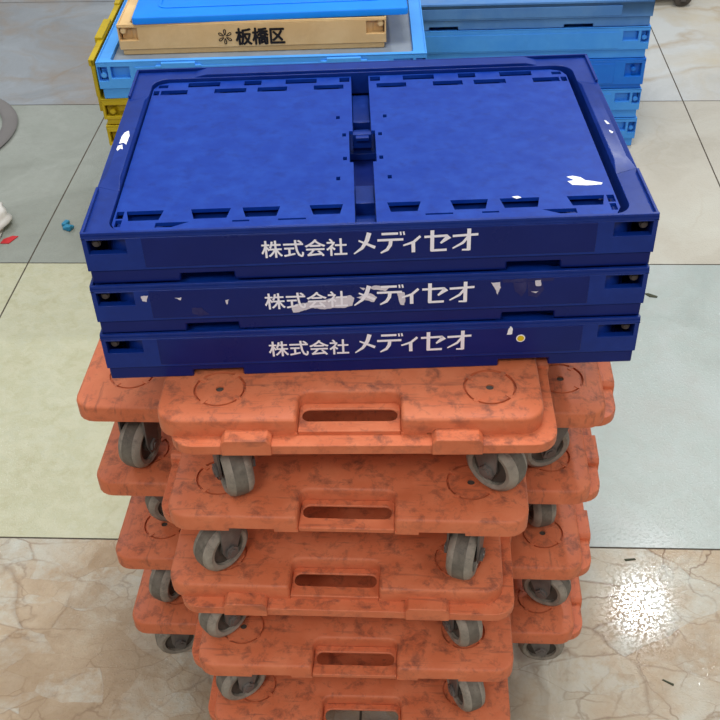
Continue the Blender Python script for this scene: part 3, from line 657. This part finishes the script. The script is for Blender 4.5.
for k in range(6):
    a = PI / 2 + k * PI / 3; pet = []
    for j in range(13):
        q = 2 * PI * j / 12; r_ = 0.0085 - 0.0055 * math.cos(q); wd = 0.0030 * math.sin(q) * (0.6 - 0.4 * math.cos(q))
        pet.append((cxm + (r_ * math.cos(a) - wd * math.sin(a)), czm + (r_ * math.sin(a) + wd * math.cos(a)) * 1.05, 0.0017))
    strokes(mb, [pet], lambda u: u, lambda v: v, -0.0016)
o = mb.build('flower_mark', M['black'], tan, 0, weld=False); o['label'] = 'black outline of a six-petal flower'
lid = thing('storage_lid', 'bright blue lid lying on the tan crate', 'lid', (-0.1510, 2.0020, 0.4790 + BH), 0.0012)
mb = MB(); o_ = rrect(-0.271, 0.271, 0, 0.372, 0.008); i_ = inset(o_, 0.004)
mb.loft([[(x, y, z) for x, y in (inset(o_, d) if d else o_)] for d, z in ((0.001, 0), (0, 0.001), (0, 0.011), (0.0012, 0.0132), (0.003, 0.014))])
mb.build('cover', M['lid'], lid, 30)
mb = MB(); mb.prism_holes(rrect(-0.225, 0.225, 0.045, 0.330, 0.02), [rrect(-0.219, 0.219, 0.051, 0.324, 0.016)], 0.0138, 0.0158); wedge(mb, -0.268, -0.232, 0.09, 0.28, 0.0139, 0.0160, 0.02, 'y'); wedge(mb, 0.232, 0.268, 0.09, 0.28, 0.0139, 0.0160, 0.02, 'y')
mb.build('ridge', M['lid'], lid, 30, 0.0006)

# right stack: five blue crates on the floor
RZ = -0.035; rx_, ry_ = from_right(0.7353, 2.4412, RZ, 0.65); RH = 0.0805
mk = lambda lab, mt, z, H, S2, wins, bolts, sl=(), nt=(): make_crate(lab, 0.65, 0.44, H, S2, mt, (rx_, ry_, z), RZ, wins, bolts, 'blue folding crates stacked on the floor behind', None, 0.0097, 0.026, sl, nt)
mk('light blue crate on the floor, lowest of the right-hand stack', M['sky2'], 0, RH, 0.0236, big_wins(RH), big_bolts(RH))
mk('light blue crate second from the floor in the right-hand stack', M['sky2'], RH, RH, 0.0236, big_wins(RH), big_bolts(RH))
mk('deeper azure blue crate between two light blue ones in the right-hand stack', M['azure'], 2 * RH, RH, 0.012, [(0.276, 0.3165, 0.033, 0.068), (-0.3165, -0.276, 0.033, 0.068)], [(0.298, 0.052), (-0.298, 0.052)])
mk('light blue crate under the dusty steel blue one in the right-hand stack', M['sky2'], 3 * RH, RH, 0.0236, big_wins(RH), big_bolts(RH))
mk('dusty steel blue crate on top of the right-hand stack', M['steel'], 4 * RH, 0.066, 0.0250, [], [], (), ((-0.212, -0.142), (0.115, 0.185)))

# ------------------------------------------------------------------ things at the edges
cart = thing('wheeled_cart', 'dark brown cart base on small wheels behind the blue stack', 'cart', (1.02, 3.60, 0), 0.0)
mb = MB(); mb.box(-0.34, 0.125, -0.20, 0.25, 0.052, 0.10); mb.box(-0.33, 0.115, -0.195, 0.24, 0.10, 0.112); mb.build('base', M['cart'], cart, 30, 0.004)
for x, y in ((0.093, -0.20), (-0.28, -0.20), (0.093, 0.20), (-0.28, 0.20)):
    mb = MB(); mb.box(x - 0.008, x + 0.008, y - 0.020, y - 0.015, 0.02, 0.056); mb.box(x - 0.008, x + 0.008, y + 0.015, y + 0.020, 0.02, 0.056); mb.box(x - 0.02, x + 0.02, y - 0.02, y + 0.02, 0.050, 0.056)
    f = mb.build('caster', M['metal'], cart, 30)
    mb = MB(); mb.lathe([(0.016, -0.013), (0.029, -0.013), (0.0315, -0.009), (0.0315, 0.009), (0.029, 0.013), (0.016, 0.013)], (x, y, 0.0315), (0, 1, 0), 28, 0)
    mb.lathe([(0.0165, -0.009), (0.0165, 0.009), (0.004, 0.012), (0.004, -0.012)], (x, y, 0.0315), (0, 1, 0), 20, 1)
    mb.build('wheel', [M['hub'], M['metal']], f, 35)
mb = MB(); mb.lathe([(0.242 + 0.042 * (1 + math.cos(a)) / 2, 0.006 + 0.006 * math.sin(a)) for a in [2 * PI * k / 12 for k in range(12)]], (-1.216, 2.655, 0.0), (0, 0, 1), 96)
tag(mb.build('floor_ring', M['ring'], None, 50), 'flat grey ring on the grey tile, cut by the left edge of the photo', 'ring')
# crumpled bag
b = bmesh.new(); bmesh.ops.create_icosphere(b, subdivisions=4, radius=1.0)
from mathutils import noise as mn
for v in b.verts:
    p = v.co.copy(); k = 1 + 0.28 * mn.noise(p * 2.3 + Vector((3, 1, 7))) + 0.12 * mn.noise(p * 5.1)
    v.co = Vector((p.x * 0.085 * k, p.y * 0.100 * k, max(-0.0, (p.z + 0.35) * 0.040 * k)))
me = bpy.data.meshes.new('plastic_bag'); b.to_mesh(me); b.free(); me.materials.append(M['bag']); me.shade_smooth()
bag = bpy.data.objects.new('plastic_bag', me); C.objects.link(bag); bag.location = (-0.918, 2.150, 0.0)
tag(bag, 'crumpled whitish plastic bag on the floor by the left edge', 'bag')
def scrap(name, label, cat, mat, pts, loc, rz, th=0.002, fold=0.0):
    mb = MB(); top = [(x, y, th + fold * abs(x)) for x, y in pts]; bot = [(x, y, 0.0003 + fold * abs(x)) for x, y in pts]
    mb.loft([bot, top]); o = mb.build(name, mat, None, 0); o.location = loc; o.rotation_euler = (0, 0, rz); tag(o, label, cat); return o
scrap('paper_scrap', 'small red scrap lying near the whitish bag', 'scrap', M['red'], [(-.016, -.012), (.004, -.014), (.020, .016), (.006, .018), (-.012, .006)], (-0.8190, 2.0960, 0), 0.0)
mb = MB(); mb.box(-0.016, -0.004, 0.000, 0.020, 0.0003, 0.010); mb.box(-0.006, 0.016, -0.012, 0.006, 0.0003, 0.008); mb.box(0.004, 0.016, -0.014, -0.002, 0.0003, 0.013)
o = mb.build('plastic_scrap', M['scrapblue'], None, 30, 0.002); o.location = (-0.6881, 2.1430, 0); o.rotation_euler = (0, 0, -0.35); tag(o, 'small bent blue plastic scrap on the floor left of the dark blue crates', 'scrap')
scrap('dry_leaf', 'tiny dark leaf on the pale tile right of the dark blue crates', 'leaf', M['leaf'], [(-.012, .008), (-.004, .008), (.013, -.004), (.010, -.008), (-.004, -.004)], (0.6235, 1.7806, 0), 0.0)
scrap('twig_fragment', 'tiny dark twig on brown marble by the bright reflection', 'twig', M['leaf'], [(-.009, .002), (.008, .002), (.009, -.001), (-.008, -.002)], (0.4197, 1.0729, 0), 0.05, 0.0015)
scrap('twig_fragment', 'tiny dark twig on brown marble, the one nearer the bottom right corner', 'twig', M['leaf'], [(-.008, .004), (-.006, .005), (.008, -.002), (.007, -.005)], (0.4234, 0.8475, 0), -0.1, 0.0015)
